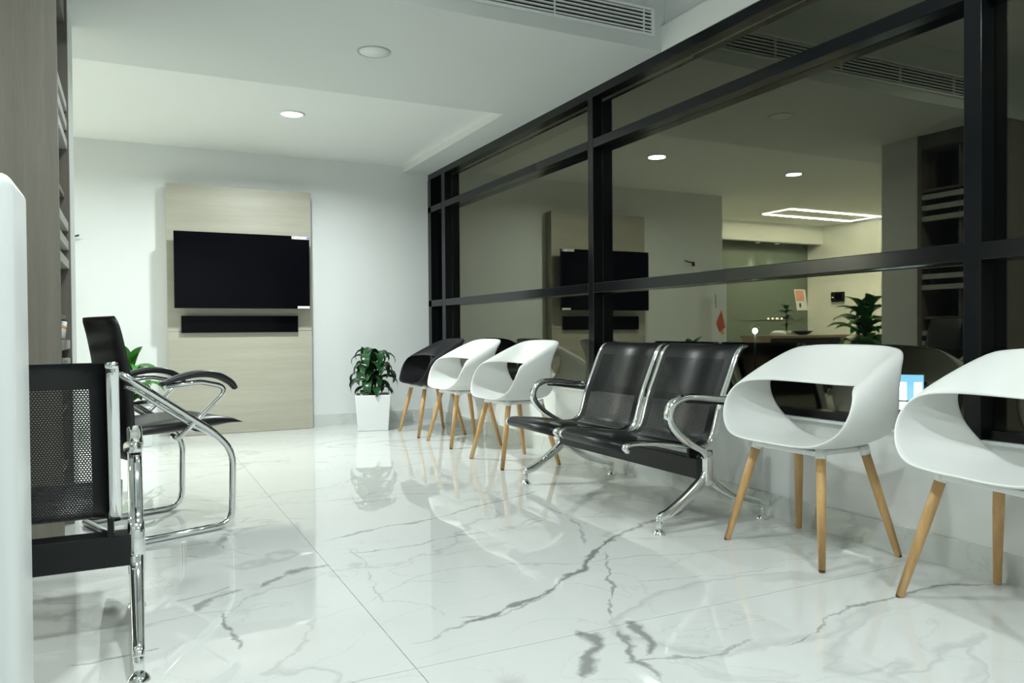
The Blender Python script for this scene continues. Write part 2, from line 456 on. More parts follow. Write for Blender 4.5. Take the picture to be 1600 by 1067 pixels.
# ------------------------------------------------------------------ ceiling
ce = struct(box('ceiling', (XL, YT, ZT), (WG + .15, YR + .12, ZT + .1), 'ceil'), 'white raised ceiling tray')
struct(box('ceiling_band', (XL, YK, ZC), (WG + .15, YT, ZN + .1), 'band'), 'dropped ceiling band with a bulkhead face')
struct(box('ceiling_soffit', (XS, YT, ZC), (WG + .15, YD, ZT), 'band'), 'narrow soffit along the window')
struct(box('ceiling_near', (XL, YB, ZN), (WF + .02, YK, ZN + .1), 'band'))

# ------------------------------------------------------------------ window
win = bpy.data.objects.new('window_1', None); col.objects.link(win); win.location = (WF, 4.1, ZS); struct(win, 'night-dark window wall in black aluminium frames')
def wbox(name, lo, hi, mat, bevel=0.0):
    o = box(name, [lo[i] - win.location[i] for i in range(3)], [hi[i] - win.location[i] for i in range(3)], mat, win, bevel)
    return o
mull = [(6.650, 6.735), (4.117, 4.177), (1.652, 1.716), (-0.86, -0.80)]
YW0 = YB
edges = [YW0] + [q for a, b in reversed(mull) for q in (a, b)] + [YD]
for a, b in mull: wbox('mullion', (WF, a, ZS + .012), (WG, b, ZC - .055), 'frame', 0.003)
wbox('head_frame', (WF + .004, YW0, ZC - .055), (WG + .012, YD, ZC), 'frame')
wbox('jamb', (WF, 7.02, ZS + .012), (WG, YD, ZC - .055), 'frame')
wbox('bottom_rail', (WF + .035, YW0, ZS + .012), (WG, YD, ZS + .045), 'frame')
zr = [(2.006, 2.064), (1.098, 1.160)]
bays = [(edges[i], edges[i + 1]) for i in range(0, len(edges), 2)]
for k, (a, b) in enumerate(bays):
    for z0, z1 in zr: wbox('transom', (WF, a, z0), (WG, b, z1), 'frame', 0.003)
    for z0, z1 in ((ZS + .045, 1.098), (1.160, 2.006), (2.064, ZC - .055)):
        if a > 6.7: wbox('infill_panel', (WG - .002, a, z0), (WG + .010, b, z1), 'blackgloss')
        else: wbox('pane', (WG, a - .004, z0 - .004), (WG + .008, b + .004, z1 + .004), 'glass')

# ------------------------------------------------------------------ ceiling fittings
def downlight(x, y, z, label, power=P_DOWN, r=0.075, spread=162, lit=True):
    t = thing('ceiling_downlight', label, 'downlight', (x, y, z), group='round ceiling downlights')
    lathe('trim_ring', [(r, -.002), (r + .006, -.010), (r + .016, -.007), (r + .018, 0.0), (r, 0.0)], 'white_plastic', t, 32)
    lathe('lens', [(0.0, -.004), (r + .001, -.004), (r + .001, 0.0)], 'lens', t, 32)
    ld = bpy.data.lights.new('downlight_lamp', 'AREA'); ld.shape = 'DISK'; ld.size = r * 2; ld.energy = power; ld.color = LAMP_COL
    ld.spread = R(spread)
    lo = bpy.data.objects.new('lamp', ld); col.objects.link(lo); lo.parent = t; lo.location = (0, 0, -.014)
    return t
downlight(1.072, 5.70, ZT, 'lit round ceiling downlight in front of the television panel', P_DOWN * 1.32)
downlight(-0.690, 5.76, ZT, 'lit round ceiling downlight between the television and the reception', P_DOWN * 0.36)
downlight(-2.35, 5.69, ZT, 'lit round ceiling downlight over the reception plant', P_DOWN * 0.35)
downlight(0.40, 2.35, ZN, 'lit round ceiling downlight in front of the bulkhead grille', P_DOWN * 0.62)
downlight(0.07, 0.95, ZN, 'lit round ceiling downlight above the white cabinet', P_DOWN * 0.6)
downlight(1.75, 0.95, ZN, 'lit round ceiling downlight above the turned white chair', P_DOWN * 0.38)
downlight(-2.0, 2.2, ZN, 'lit round ceiling downlight over the reception side of the left bench', P_DOWN * 0.3)
downlight(0.9, -1.0, ZN, 'lit round ceiling downlight near the back wall', P_DOWN * 0.8)

t = thing('ceiling_disc', 'flat white round cover plate in the lower ceiling', 'cover plate', (1.207, 4.083, ZC))
lathe('plate', [(0.0, -.004), (0.078, -.004), (0.080, 0.0)], 'ceil', t, 40)
lathe('rim', [(0.0815, 0.0), (0.0825, -.005), (0.089, -.004), (0.0905, 0.0)], M('rim_grey', (.5, .52, .5), .6), t, 40)

# linear grille in the bulkhead
gx0, gx1, gz0, gz1 = -0.20, 2.545, 2.463, 2.585
t = thing('air_grille', 'long white linear air conditioning grille in the bulkhead', 'vent', ((gx0 + gx1) / 2, YK, gz0))
def gb(name, lo, hi, mat, bev=0):
    L = t.location; return box(name, [lo[i] - L[i] for i in range(3)], [hi[i] - L[i] for i in range(3)], mat, t, bev)
gb('backing', (gx0, YK - .004, gz0), (gx1, YK - .001, gz1), 'dark_slot')
for lo, hi in (((gx0 - .02, YK - .016, gz0 - .014), (gx1 + .02, YK, gz0)), ((gx0 - .02, YK - .016, gz1), (gx1 + .02, YK, gz1 + .014)),
               ((gx0 - .02, YK - .016, gz0), (gx0, YK, gz1)), ((gx1, YK - .016, gz0), (gx1 + .02, YK, gz1))):
    gb('frame', lo, hi, 'ceil', .002)
ns = 6
for k in range(ns):
    z = gz0 + (k + .5) * (gz1 - gz0) / ns
    gb('slat', (gx0, YK - .0155, z - .0035), (gx1, YK - .004, z + .0035), 'ceil')
for x in [gx1 - .05 - .55 * k for k in range(5)]:
    gb('divider', (x - .003, YK - .0158, gz0), (x + .003, YK - .004, gz1), 'ceil')

# rectangular LED over the reception and two spots in the niche soffit
LX0, LX1, LY0, LY1 = -4.15, -2.41, 7.43, 7.95
t = thing('led_rectangle', 'lit rectangular outline LED light on the reception ceiling', 'light', ((LX0 + LX1) / 2, (LY0 + LY1) / 2, ZT - .001))
hx, hy, w = (LX1 - LX0) / 2, (LY1 - LY0) / 2, 0.022
for lo, hi in (((-hx, -hy), (hx, -hy + w)), ((-hx, hy - w), (hx, hy)), ((-hx, -hy + w), (-hx + w, hy - w)), ((hx - w, -hy + w), (hx, hy - w))):
    box('led_bar', (*lo, -.014), (*hi, 0.0), 'led', t)
for sy in (-1, 1):
    ld = bpy.data.lights.new('led_lamp', 'AREA'); ld.shape = 'RECTANGLE'; ld.size = hx * 2; ld.size_y = w; ld.energy = P_LED / 2; ld.color = (1.0, 0.99, 0.76)
    lo = bpy.data.objects.new('lamp', ld); col.objects.link(lo); lo.parent = t; lo.location = (0, sy * (hy - w / 2), -.017)
for x, lb in ((-3.105, 'small lit spotlight over the green wall, the one farther from the pink poster'), (-3.494, 'small lit spotlight over the green wall, the one nearer the pink poster')):
    t = thing('niche_spot', lb, 'spotlight', (x, YH + .15, 2.45), group='spotlights over the green wall')
    tube('arm', [(0, 0, -.03), (0, 0, -.24)], 0.008, 'white_plastic', t)
    lathe('can', [(0.022, -.24), (0.034, -.245), (0.036, -.305), (0.031, -.305), (0.029, -.25)], 'white_plastic', t, 20)
    lathe('lens', [(0.0, -.300), (0.031, -.300)], 'lens', t, 20)
    ld = bpy.data.lights.new('spot_lamp', 'SPOT'); ld.energy = P_SPOT * 5; ld.spot_size = R(30); ld.spot_blend = 0.9; ld.color = (1.0, 0.98, 0.82); ld.shadow_soft_size = 0.02
    lo = bpy.data.objects.new('lamp', ld); col.objects.link(lo); lo.parent = t; lo.location = (0, 0.0, -.315); lo.rotation_euler = (R(22), 0, 0)
struct(box('ceiling_niche', (XL, YH + .10, 2.42), (-0.94, YR, 2.44), 'ceil'))

# ------------------------------------------------------------------ television wall
YP = 6.971
t = thing('wall_panel', 'tall pale oak laminate panel on the far wall behind the television', 'wall panel', ((PX0 + PX1) / 2, YP + .027, 0))
hw = (PX1 - PX0) / 2
for z0, z1 in ((0.002, 0.874), (0.877, PZ)):
    box('board', (-hw, -.027, z0), (hw, .010, z1), 'panel', t, .0015)
box('core', (-hw + .004, .010, 0.004), (hw - .004, YD - .001 - YP - .027, PZ - .004), 'panel', t)

TX0, TX1, TZ0, TZ1 = 0.332, 1.421, 1.067, 1.697
YTV = 6.835
t = thing('television', 'large black flat-screen television on the oak panel', 'television', ((TX0 + TX1) / 2, (YTV + YP) / 2, TZ0))
hw, hh = (TX1 - TX0) / 2, TZ1 - TZ0
y0, y1 = YTV - t.location.y, YP - .001 - t.location.y
box('housing', (-hw, y0 + .004, 0), (hw, y0 + .038, hh), 'black_plastic', t, .004)
box('rear_cover', (-hw + .15, y0 + .038, .06), (hw - .15, y1 - .034, hh - .14), 'black_plastic', t, .006)
box('wall_bracket', (-.2, y1 - .034, .15), (.2, y1, hh - .2), 'black_plastic', t)
box('screen', (-hw + .010, y0 + .0022, .022), (hw - .010, y0 + .0045, hh - .010), 'screen', t)
for lo, hi in (((-hw, 0), (hw, .022)), ((-hw, hh - .010), (hw, hh)), ((-hw, .022), (-hw + .010, hh - .010)), ((hw - .010, .022), (hw, hh - .010))):
    box('bezel', (lo[0], y0, lo[1]), (hi[0], y0 + .004, hi[1]), 'blackgloss', t)
st = box('sticker', (hw - .150, y0 - .0012, hh - .027), (hw - .004, y0 - .0002, hh - .002), 'paper', t); st['label'] = 'white energy sticker with orange and blue print'
def spr(a, b, c, d, mt): box('print', (hw - a, y0 - .0016, hh - c), (hw - b, y0 - .0012, hh - d), mt, st)
spr(.147, .128, .025, .008, 'orange'); spr(.116, .068, .020, .013, 'greenp'); spr(.026, .006, .024, .006, 'bluep')
st = box('sticker', (hw - .105, y0 - .0012, .002), (hw - .002, y0 - .0002, .022), 'paper', t)

t = thing('wall_soundbar', 'long glossy black soundbar panel under the television', 'soundbar', (0.863, YP, 0.863))
box('body', (-.476, -.032, 0), (.476, 0.0, .143), 'black_plastic', t, .003)
box('front_glass', (-.472, -.0345, .004), (.472, -.032, .139), 'blackgloss', t)

# small bracket on the far wall
t = thing('wall_hook', 'small dark metal bracket on the far wall near its free end', 'hook', (-0.50, YD, 1.62))
box('plate', (-.02, -.006, -.025), (.02, 0, .025), 'black_sheet', t, .002)
tube('rod', [(0, -.004, 0), (0.03, -.03, .008), (.14, -.04, .026), (.15, -.04, .034)], .007, 'black_sheet', t)

# ------------------------------------------------------------------ shell chairs
E1 = [(.225, 0, .432), (.225, .12, .433), (.214, .215, .445), (.185, .283, .488), (.158, .310, .548), (.128, .306, .604), (.090, .276, .641), (.012, .226, .650), (-.07, .165, .645), (-.115, .08, .64), (-.13, 0, .638)]
E2 = [(-.13, 0, .422), (-.135, .10, .425), (-.15, .18, .440), (-.15, .255, .485), (-.125, .300, .55), (-.110, .314, .63), (-.14, .302, .71), (-.195, .268, .775), (-.225, .19, .795), (-.24, .10, .80), (-.246, 0, .801)]
BULGE = [(0, 0, -.012), (0, 0, -.012), (0, .006, -.012), (0, .010, -.008), (0, .010, 0), (0, .008, .006), (.006, .008, .014), (.010, .004, .016), (-.004, 0, .0), (-.012, 0, -.004), (-.015, 0, -.006)]
def shell_mesh():
    K = 4; NA = 8
    def full(E):
        h = [Vector(p) for p in E]
        return catmull(h + [Vector((p.x, -p.y, p.z)) for p in h[-2:0:-1]], K, closed=True)
    a, b, c = full(E1), full(E2), full(BULGE)
    V = []; Fc = []; n = len(a)
    for i in range(n):
        for j in range(NA + 1):
            t = j / NA
            V.append(a[i].lerp(b[i], t) + c[i] * (4 * t * (1 - t)))
    for i in range(n):
        for j in range(NA):
            k = (i + 1) % n
            Fc.append([i * (NA + 1) + j, i * (NA + 1) + j + 1, k * (NA + 1) + j + 1, k * (NA + 1) + j])
    return V, Fc
def make_shell_chair(black):
    t = thing('shell_chair', 'x', 'chair', (0, 0, 0), 0, 'shell chairs with beech legs along the window')
    V, Fc = shell_mesh()
    o = mesh('shell', V, Fc, 'black_plastic' if black else 'white_plastic', t, smooth=True)
    md = o.modifiers.new('thick', 'SOLIDIFY'); md.thickness = 0.010; md.offset = 0.0
    md = o.modifiers.new('round', 'SUBSURF'); md.levels = 1; md.render_levels = 1
    # white mounting plate and sockets under the seat
    u = box('mounting_plate', (-.115, -.150, .392), (.135, .150, .412), 'white_plastic', t, .006)
    for sx in (-1, 1):
        for sy in (-1, 1):
            top = Vector((.115 * sx, .160 * sy, .405)); ft = Vector((.203 * sx, .243 * sy, 0))
            d = (ft - top).normalized()
            tube('leg_socket', [top - d * .012, top + d * .022], [.021, .0195], 'white_plastic', u, 14)
            L = tube('leg', [top + d * .015, top.lerp(ft, .35), top.lerp(ft, .985), ft + Vector((0, 0, .0045))], [.0175, .0175, .0128, .0115], 'beech', t, 14)
            tube('foot_tip', [ft + Vector((0, 0, .006)), ft + Vector((0, 0, .0))], [.0118, .0105], M_TIP, L, 12)
    return t
M_TIP = M('leg_tip_felt', (.09, .06, .035), .8)
ch_w = make_shell_chair(False); ch_b = make_shell_chair(True)
def place(o, x, y, deg, label):
    o.location = (x, y, 0); o.rotation_euler = (0, 0, R(deg)); o['label'] = label
place(ch_w, 2.395, 2.193, 180, 'white shell chair between the black bench and the chair by the heavy mullion')
o = copy_tree(ch_w); place(o, 2.369, 1.383, 170.2, 'white shell chair turned slightly in front of the heavy black mullion')
o = copy_tree(ch_w); place(o, 2.262, 4.535, 180, 'white plastic shell chair standing next to the bench end at the far mullions')
o = copy_tree(ch_w); place(o, 2.300, 5.478, 180, 'white plastic shell chair next to the black shell chair')
place(ch_b, 2.288, 6.150, 180, 'black plastic shell chair with beech legs beside the potted plant')

# ------------------------------------------------------------------ two-seat perforated benches
PROF = [(.392, .338), (.418, .346), (.433, .362), (.430, .378), (.405, .388), (.34, .388), (.22, .376), (.10, .358), (.03, .352), (-.012, .362), (-.042, .396), (-.074, .50), (-.103, .575), (-.132, .640), (-.172, .732), (-.196, .772), (-.222, .790), (-.240, .794)]
def sheet(name, y0, y1, mat, parent, thick, off=0.0, prof=None):
    c = catmull([(x, 0, z) for x, z in (prof or PROF)], 4)
    V = []; Fc = []; UVs = []; s = 0; NY = 2
    for i, p in enumerate(c):
        if i: s += (p - c[i - 1]).length
        for k in range(NY + 1):
            V.append((p.x, y0 + (y1 - y0) * k / NY, p.z)); UVs.append(((y1 - y0) * k / NY, s))
    for i in range(len(c) - 1):
        for k in range(NY):
            a = i * (NY + 1) + k; Fc.append([a, a + 1, a + NY + 2, a + NY + 1])
    me = bpy.data.meshes.new(name); me.from_pydata(V, [], Fc)
    uv = me.uv_layers.new(name='UVMap')
    for l in me.loops: uv.data[l.index].uv = UVs[l.vertex_index]
    o = link(name, me, mat, parent, smooth=True)
    md = o.modifiers.new('thick', 'SOLIDIFY'); md.thickness = thick; md.offset = off
    return o
def make_bench():
    t = thing('waiting_bench', 'x', 'bench', (0, 0, 0), 0, 'black perforated two-seat benches')
    bmo = box('beam', (.002, -.600, .212), (.076, .600, .300), 'black_sheet', t, .003)
    HW = .612
    for sgn in (-1, 1):
        y0, y1 = (.030, .552) if sgn > 0 else (-.552, -.030)
        s = sheet('seat', y0, y1, 'perf', t, .0022)
        for ye in (y0, y1):
            out = 1 if ye == y1 else -1
            cc = catmull([(x, 0, z) for x, z in PROF[1:]], 3); c = []
            for i, p in enumerate(cc):
                d = (cc[min(i + 1, len(cc) - 1)] - cc[max(i - 1, 0)]).normalized()
                c.append((p.x + d.z * -.0065, ye + .009 * (1 if abs(ye) > .3 else 0) * out, p.z + d.x * .0065))
            tube('edge_trim', c, .0105, 'chrome', s, 10, flat=(1.5, .85))
            box('bracket', (-.010, ye - .012 if ye > y0 + .1 else ye - .004, .300), (.085, ye + .004 if ye > y0 + .1 else ye + .012, .352), 'black_sheet', t, .003)
            lathe('bolt', [(.0, .006), (.006, .005), (.007, 0)], 'chrome', t, 10, at=(.035, ye, .300))
    for sgn in (-1, 1):
        y = HW * sgn
        # armrest: flattened chrome bar looping from the post forward, up and back to the seat back
        arm = catmull([(.034, y, .300), (.060, y, .335), (.125, y, .372), (.198, y, .426), (.238, y, .486), (.222, y, .545), (.165, y, .574), (.085, y, .572), (-.01, y, .560), (-.072, y, .556), (-.094, y - .012 * sgn, .560)], 5)
        a = tube('armrest', arm, .0165, 'chrome', t, 12, flat=(1.25, .95))
        tube('armrest_pad', [(.14, y, .5535), (.03, y, .5445), (-.06, y, .536)], .008, 'black_plastic', a, 8, flat=(1.6, .6))
        tube('post', [(.036, y, .335), (.030, y, .300), (.030, y, .215), (.034, y, .185)], [.022, .025, .025, .022], 'chrome', t, 12, flat=(.95, 1.15))
        for fx, pts in ((1, [(.036, y, .240), (.060, y, .205), (.150, y, .138), (.235, y, .088), (.279, y, .074), (.290, y, .058)]), (-1, [(.026, y, .235), (-.010, y, .188), (-.10, y, .135), (-.20, y, .096), (-.276, y, .074), (-.289, y, .058)])):
            c = catmull(pts, 4)
            l = tube('leg', c, [.021 - .006 * i / (len(c) - 1) for i in range(len(c))], 'chrome', t, 12, flat=(.95, 1.15))
            tube('foot_stem', [(.290 * fx, y, .078), (.290 * fx, y, .012)], .0125, 'chrome', l, 12)
            lathe('foot', [(.0, .022), (.013, .021), (.024, .010), (.0275, .003), (.0275, 0)], 'chrome', l, 20, at=(.290 * fx, y, 0))
    return t
bench = make_bench()
bench.location = (2.284, 3.240, 0); bench.rotation_euler = (0, 0, R(180)); bench['label'] = 'black perforated two-seat bench with chrome armrests against the window wall'
b2 = copy_tree(bench)
b2.location = (0.010 - .612, 2.420, 0); b2.rotation_euler = (0, 0, R(90)); b2['label'] = 'black perforated bench seen from behind next to the white cabinet'

# ------------------------------------------------------------------ chrome visitor chair
t = thing('visitor_chair', 'black padded visitor chair on a cantilever chrome tube frame', 'chair', (.118, 3.800, 0), R(20))
def vside(y):
    s = 1 if y > 0 else -1
    pts = [(-.232, y, .0150), (.205, y, .0150), (.212, y, .335), (.135, y, .425), (-.225, y, .682), (-.262, y - .03 * s, .708)]
    p = fillet(pts, [.075, .10, .14, .05], 7)
    return p
for y in (-.262, .262):
    s = 1 if y > 0 else -1
    tube('side_frame', vside(y), .0150, 'chrome', t, 12)
    # second, thinner tube following the diagonal under the arm
    tube('back_stay', fillet([(.145, y - .022 * s, .405), (-.02, y - .022 * s, .505), (-.19, y - .03 * s, .632), (-.225, y - .05 * s, .65)], .1, 5), .008, 'chrome', t, 10)
    a = tube('arm_support', fillet([(-.030, y, .420), (.085, y, .520), (.200, y, .625), (.07, y, .655), (-.075, y, .645)], [.02, .07, .02], 7), .0105, 'chrome', t, 10)
    pad = catmull([(-.100, y, .652), (-.03, y, .676), (.06, y, .690), (.14, y, .680), (.20, y, .648), (.226, y, .618)], 4)
    n = len(pad)
    tube('arm_pad', pad, [.0115 + .010 * math.sin(math.pi * min(1, max(0, (i + .4) / n))) for i in range(n)], 'leather', t, 12, flat=(1.5, .72))
    tube('seat_lug', [(-.030, y, .420), (-.034, y - .055 * s, .428)], .011, 'chrome', t, 10)
tube('floor_bar', [(-.232, -.262, .0150), (-.232, .262, .0150)], .0149, 'chrome', t, 12, ref=(0, 0, 1))
tube('seat_bar', [(.13, -.255, .4255), (.13, .255, .4255)], .010, 'chrome', t, 10, ref=(0, 0, 1))
tube('seat_bar', [(-.10, -.255, .585), (-.16, -.10, .57), (-.16, .10, .57), (-.10, .255, .585)], .009, 'chrome', t, 10, ref=(0, 0, 1))
def cushion(name, prof_top, prof_bot, hw, parent, mat, crown=0.0, nv=8):
    """pad between an upper and a lower profile (x,z), rounded in along its sides"""
    a = catmull([(x, 0, z) for x, z in prof_top], 4); b = catmull([(x, 0, z) for x, z in prof_bot], 4)
    V = []; Fc = []; n = len(a)
    for side in (a, b):
        for i, p in enumerate(side):
            q = b[i] if side is a else a[i]
            e = min(1.0, min(i, n - 1 - i) / (n * .12)); ww = hw * (0.90 + 0.10 * math.sqrt(max(0, 1 - (1 - e) ** 2)))
            for k in range(nv + 1):
                u = k / nv * 2 - 1
                edge = max(0, (abs(u) - .82) / .18)
                mid = (p + q) / 2
                r = p.lerp(mid, edge ** 2)
                V.append((r.x, ww * u, r.z))
    m_ = nv + 1
    for i in range(n - 1):
        for k in range(nv):
            x = i * m_ + k; Fc.append([x, x + 1, x + m_ + 1, x + m_])
            x += n * m_; Fc.append([x, x + m_, x + m_ + 1, x + 1])
    for k in range(nv):
        Fc.append([k, k + n * m_, k + 1 + n * m_, k + 1]); x = (n - 1) * m_ + k; Fc.append([x, x + 1, x + 1 + n * m_, x + n * m_])
    for i in range(n - 1):
        for k in (0, nv):
            x = i * m_ + k; Fc.append([x, x + m_, x + m_ + n * m_, x + n * m_])
    o = mesh(name, V, Fc, mat, parent, smooth=True)
    bm = bmesh.new(); bm.from_mesh(o.data); bmesh.ops.remove_doubles(bm, verts=bm.verts, dist=.0004); bmesh.ops.recalc_face_normals(bm, faces=bm.faces); bm.to_mesh(o.data); bm.free()
    for p in o.data.polygons: p.use_smooth = True
    return o
cushion('seat_cushion', [(-.205, .468), (-.10, .484), (.05, .492), (.16, .494), (.24, .482), (.292, .462)], [(-.205, .438), (-.10, .436), (.05, .440), (.16, .446), (.24, .454), (.294, .452)], .232, t, 'leather')
cushion('backrest', [(-.150, .330), (-.164, .45), (-.172, .60), (-.188, .74), (-.214, .86), (-.240, .940)], [(-.188, .332), (-.210, .45), (-.214, .60), (-.228, .74), (-.248, .86), (-.264, .935)], .215, t, 'leather')

# ------------------------------------------------------------------ white cabinet in the left foreground
t = thing('white_cabinet', 'tall white cabinet with rounded top edges beside the left bench', 'cabinet', (-.338, 1.640, 0))
o = box('body', (-.165, -.110, .02), (.165, .110, 1.142), 'white_gloss', t, .022, 5); sharp(o, 50)
box('plinth', (-.145, -.090, 0), (.145, .090, .03), 'black_plastic', t)

# ------------------------------------------------------------------ shelving unit
t = thing('shelving_unit', 'tall grey oak shelving unit with open cells beside the white pier', 'shelving', (-.43, 3.735, 0))
L = t.location
def ub(name, lo, hi, mat, bev=0, parent=None):
    return box(name, [lo[i] - L[i] for i in range(3)], [hi[i] - L[i] for i in range(3)], mat, parent or t, bev)
cy0, cy1, cx0 = 3.418, 4.060, -.62
ub('side_panel', (cx0, cy0, 0.0), (XC, cy0 + .035, ZC - .002), 'oak', .001)
ub('side_panel', (cx0, cy1 - .035, 0.0), (XC, cy1, ZC - .002), 'oak', .001)
ub('top_panel', (cx0, cy0 + .035, 2.27), (XC - .01, cy1 - .035, ZC - .002), 'oak')
a0, a1 = cy0 + .035, cy1 - .035
ym = 3.74
ub('upright', (cx0, ym - .012, .02), (XC - .05, ym + .012, 2.27), 'oak')
for z0, z1 in ((.02, 2.27),): ub('back_panel', (cx0, ym + .012, z0), (cx0 + .015, a1, z1), 'oak')
for z0, z1 in ((.02, .96), (1.15, 1.50), (1.66, 1.97), (2.13, 2.27)): ub('back_panel', (cx0, a0, z0), (cx0 + .015, ym - .012, z1), 'oak')
for z in (1.70, 1.785, 1.87, 1.16, 1.245, 1.33, .72, .80): ub('slat', (XC - .05, a0, z), (XC - .006, a1, z + .038), 'oak_pale')
for z in (.30, .55, .95, 1.50, 1.95): ub('shelf', (cx0 + .015, a0, z - .02), (XC - .02, a1, z), 'oak')
t = thing('brochure', 'rolled pale brochure leaning in a cell of the shelving unit', 'brochure', (-.262, 3.84, .8420))
tube('sheet', [(0, -.02, .006), (.006, .004, .075)], .016, 'paper', t, 12); tube('band', [(.0033, -.0067, .044), (.0044, -.0025, .056)], .0168, 'orange', t, 12)

# ------------------------------------------------------------------ plants
def leaf_mesh(name, length, width, up, droop, segs=8):
    """arched strap leaf: leaves the stem at angle `up`, bends down by `droop`"""
    V = []; Fc = []; p = Vector((0, 0, 0)); ang = up
    for i in range(segs + 1):
        t = i / segs
        w = width * (math.sin(math.pi * min(1, .12 + t * .88)) ** .75) * (1 if t < 1 else 0) + .0008
        nrm = Vector((-math.sin(ang), 0, math.cos(ang)))
        V += [p + Vector((0, -w / 2, 0)) + nrm * w * .16, p, p + Vector((0, w / 2, 0)) + nrm * w * .16]
        ang -= droop / segs * (0.5 + t)
        p = p + Vector((math.cos(ang), 0, math.sin(ang))) * (length / segs)
    for i in range(segs):
        for k in range(2):
            a = i * 3 + k; Fc.append([a, a + 1, a + 4, a + 3])
    me = bpy.data.meshes.new(name); me.from_pydata([tuple(v) for v in V], [], Fc)
    for q in me.polygons: q.use_smooth = True
    return me
def pot(t, b, tp, h, mat='white_gloss'):
    def sq(s, z): return [(-s, -s, z), (s, -s, z), (s, s, z), (-s, s, z)]
    V = sq(b, 0) + sq(tp, h) + sq(tp - .012, h) + sq(tp - .018, h - .05)
    Fc = [[3, 2, 1, 0]] + [[i, (i + 1) % 4, 4 + (i + 1) % 4, 4 + i] for i in range(4)] + [[4 + i, 4 + (i + 1) % 4, 8 + (i + 1) % 4, 8 + i] for i in range(4)] + [[8 + i, 8 + (i + 1) % 4, 12 + (i + 1) % 4, 12 + i] for i in range(4)] + [[12, 13, 14, 15]]
    o = mesh('pot', V, Fc, mat, t)
    md = o.modifiers.new('edge', 'BEVEL'); md.width = .006; md.segments = 3; md.limit_method = 'ANGLE'
    mesh('soil', sq(tp - .02, h - .028), [[0, 1, 2, 3]], 'soil', t)
def foliage(t, z0, rows, mat, seed, scale=1.0, stems=((0, 0),)):
    rnd = random.Random(seed)
    mat = MATS[mat]
    for sx, sy in stems:
        tube('stem', [(sx * .5, sy * .5, z0 - .05), (sx, sy, z0 + rows[-1][0] * .6), (sx * 1.1, sy * 1.1, z0 + rows[-1][0])], [.012, .010, .006], 'stem', t, 8)
    cache = {}
    for (h, n, length, width, up, droop) in rows:
        key = (length, width, up, droop)
        me = leaf_mesh('leaf', length * scale, width * scale, R(up), R(droop)); me.materials.append(mat)
        for k in range(n):
            sx, sy = stems[(k + int(h * 100)) % len(stems)]
            o = bpy.data.objects.new('leaf', me); col.objects.link(o); o.parent = t
            az = 2 * math.pi * (k + rnd.uniform(-.3, .3)) / n + h * 17
            o.location = (sx, sy, z0 + h + rnd.uniform(-.015, .015))
            o.rotation_euler = (rnd.uniform(-.25, .25), rnd.uniform(-.18, .18), az)
            s = rnd.uniform(.85, 1.12); o.scale = (s, s, s)
t = thing('potted_plant', 'dark green dracaena with curling leaves in a square white pot beside the oak panel', 'plant', (1.920, 6.640, 0), R(-15), group='plants in square white pots')
pot(t, .130, .152, .312)
foliage(t, .29, [(.04, 7, .19, .076, 46, 130), (.10, 8, .23, .082, 52, 160), (.17, 8, .25, .084, 54, 170), (.24, 8, .25, .082, 58, 180), (.30, 7, .25, .080, 66, 190), (.33, 5, .22, .074, 82, 200)], 'leaf', 3, 1.08, ((0, 0), (.03, .03), (-.035, .02)))
t = thing('potted_plant', 'fresh green leafy plant in a white pot behind the visitor chair', 'plant', (-.010, 6.560, 0), R(10), group='plants in square white pots')
pot(t, .130, .152, .312)
foliage(t, .29, [(.06, 7, .20, .070, 36, 95), (.13, 7, .22, .074, 40, 110), (.20, 7, .22, .074, 45, 120), (.27, 6, .20, .070, 58, 110), (.32, 5, .17, .062, 78, 45)], 'leaf2', 8, 1.15, ((0, 0), (.03, -.02)))
t = thing('potted_plant', 'tall bushy green plant on the reception side of the pier', 'plant', (-1.56, 5.62, 0), R(30))
pot(t, .150, .175, .40, 'white_gloss')
foliage(t, .38, [(.18, 9, .34, .13, 30, 70), (.30, 10, .34, .13, 36, 80), (.40, 10, .34, .13, 42, 85), (.50, 10, .33, .13, 46, 90), (.60, 9, .30, .12, 56, 85), (.68, 7, .24, .10, 68, 70)], 'leaf2', 21, 1.0, ((0, 0), (.05, .03), (-.05, .03)))

# ------------------------------------------------------------------ reception (seen in the window glass)
t = thing('reception_desk', 'long oak reception desk with a dark front under the LED rectangle', 'desk', (-3.0, 7.60, 0))
box('worktop', (-1.2, -.30, .735), (1.05, .30, .770), 'desk', t, .004)
box('front_panel', (-1.18, -.27, 0.0), (1.03, -.24, .735), 'black_plastic', t)
for x in (-1.18, 1.0): box('end_panel', (x, -.24, 0), (x + .03, .28, .735), 'desk', t)
t = thing('desk_plant', 'small dark leafy plant in a pale bowl on the reception desk', 'plant', (-2.60, 7.70, .770))
lathe('bowl', [(.03, 0), (.055, .02), (.065, .06), (.060, .06), (.05, .045), (.0, .045)], 'white_gloss', t, 20)
foliage(t, .06, [(.08, 5, .11, .05, 30, 70), (.16, 6, .13, .055, 36, 80), (.24, 6, .14, .055, 42, 85), (.30, 5, .12, .05, 60, 80)], 'leaf', 31)
t = thing('dish', 'dark blue oval dish on the reception desk', 'dish', (-2.68, 7.50, .770))
o = lathe('bowl', [(.05, 0), (.09, .02), (.13, .055), (.125, .058), (.08, .028), (.0, .018)], 'navy', t, 24)
t = thing('white_dome', 'small white dome-shaped object on the reception desk', 'ornament', (-2.30, 7.55, .770))
lathe('cap', [(.105, 0), (.100, .03), (.075, .052), (.04, .063), (.0, .066)], 'white_gloss', t, 24)
lathe('foot_ring', [(.108, 0), (.108, .006), (.1, .006)], 'white_plastic', t, 24)

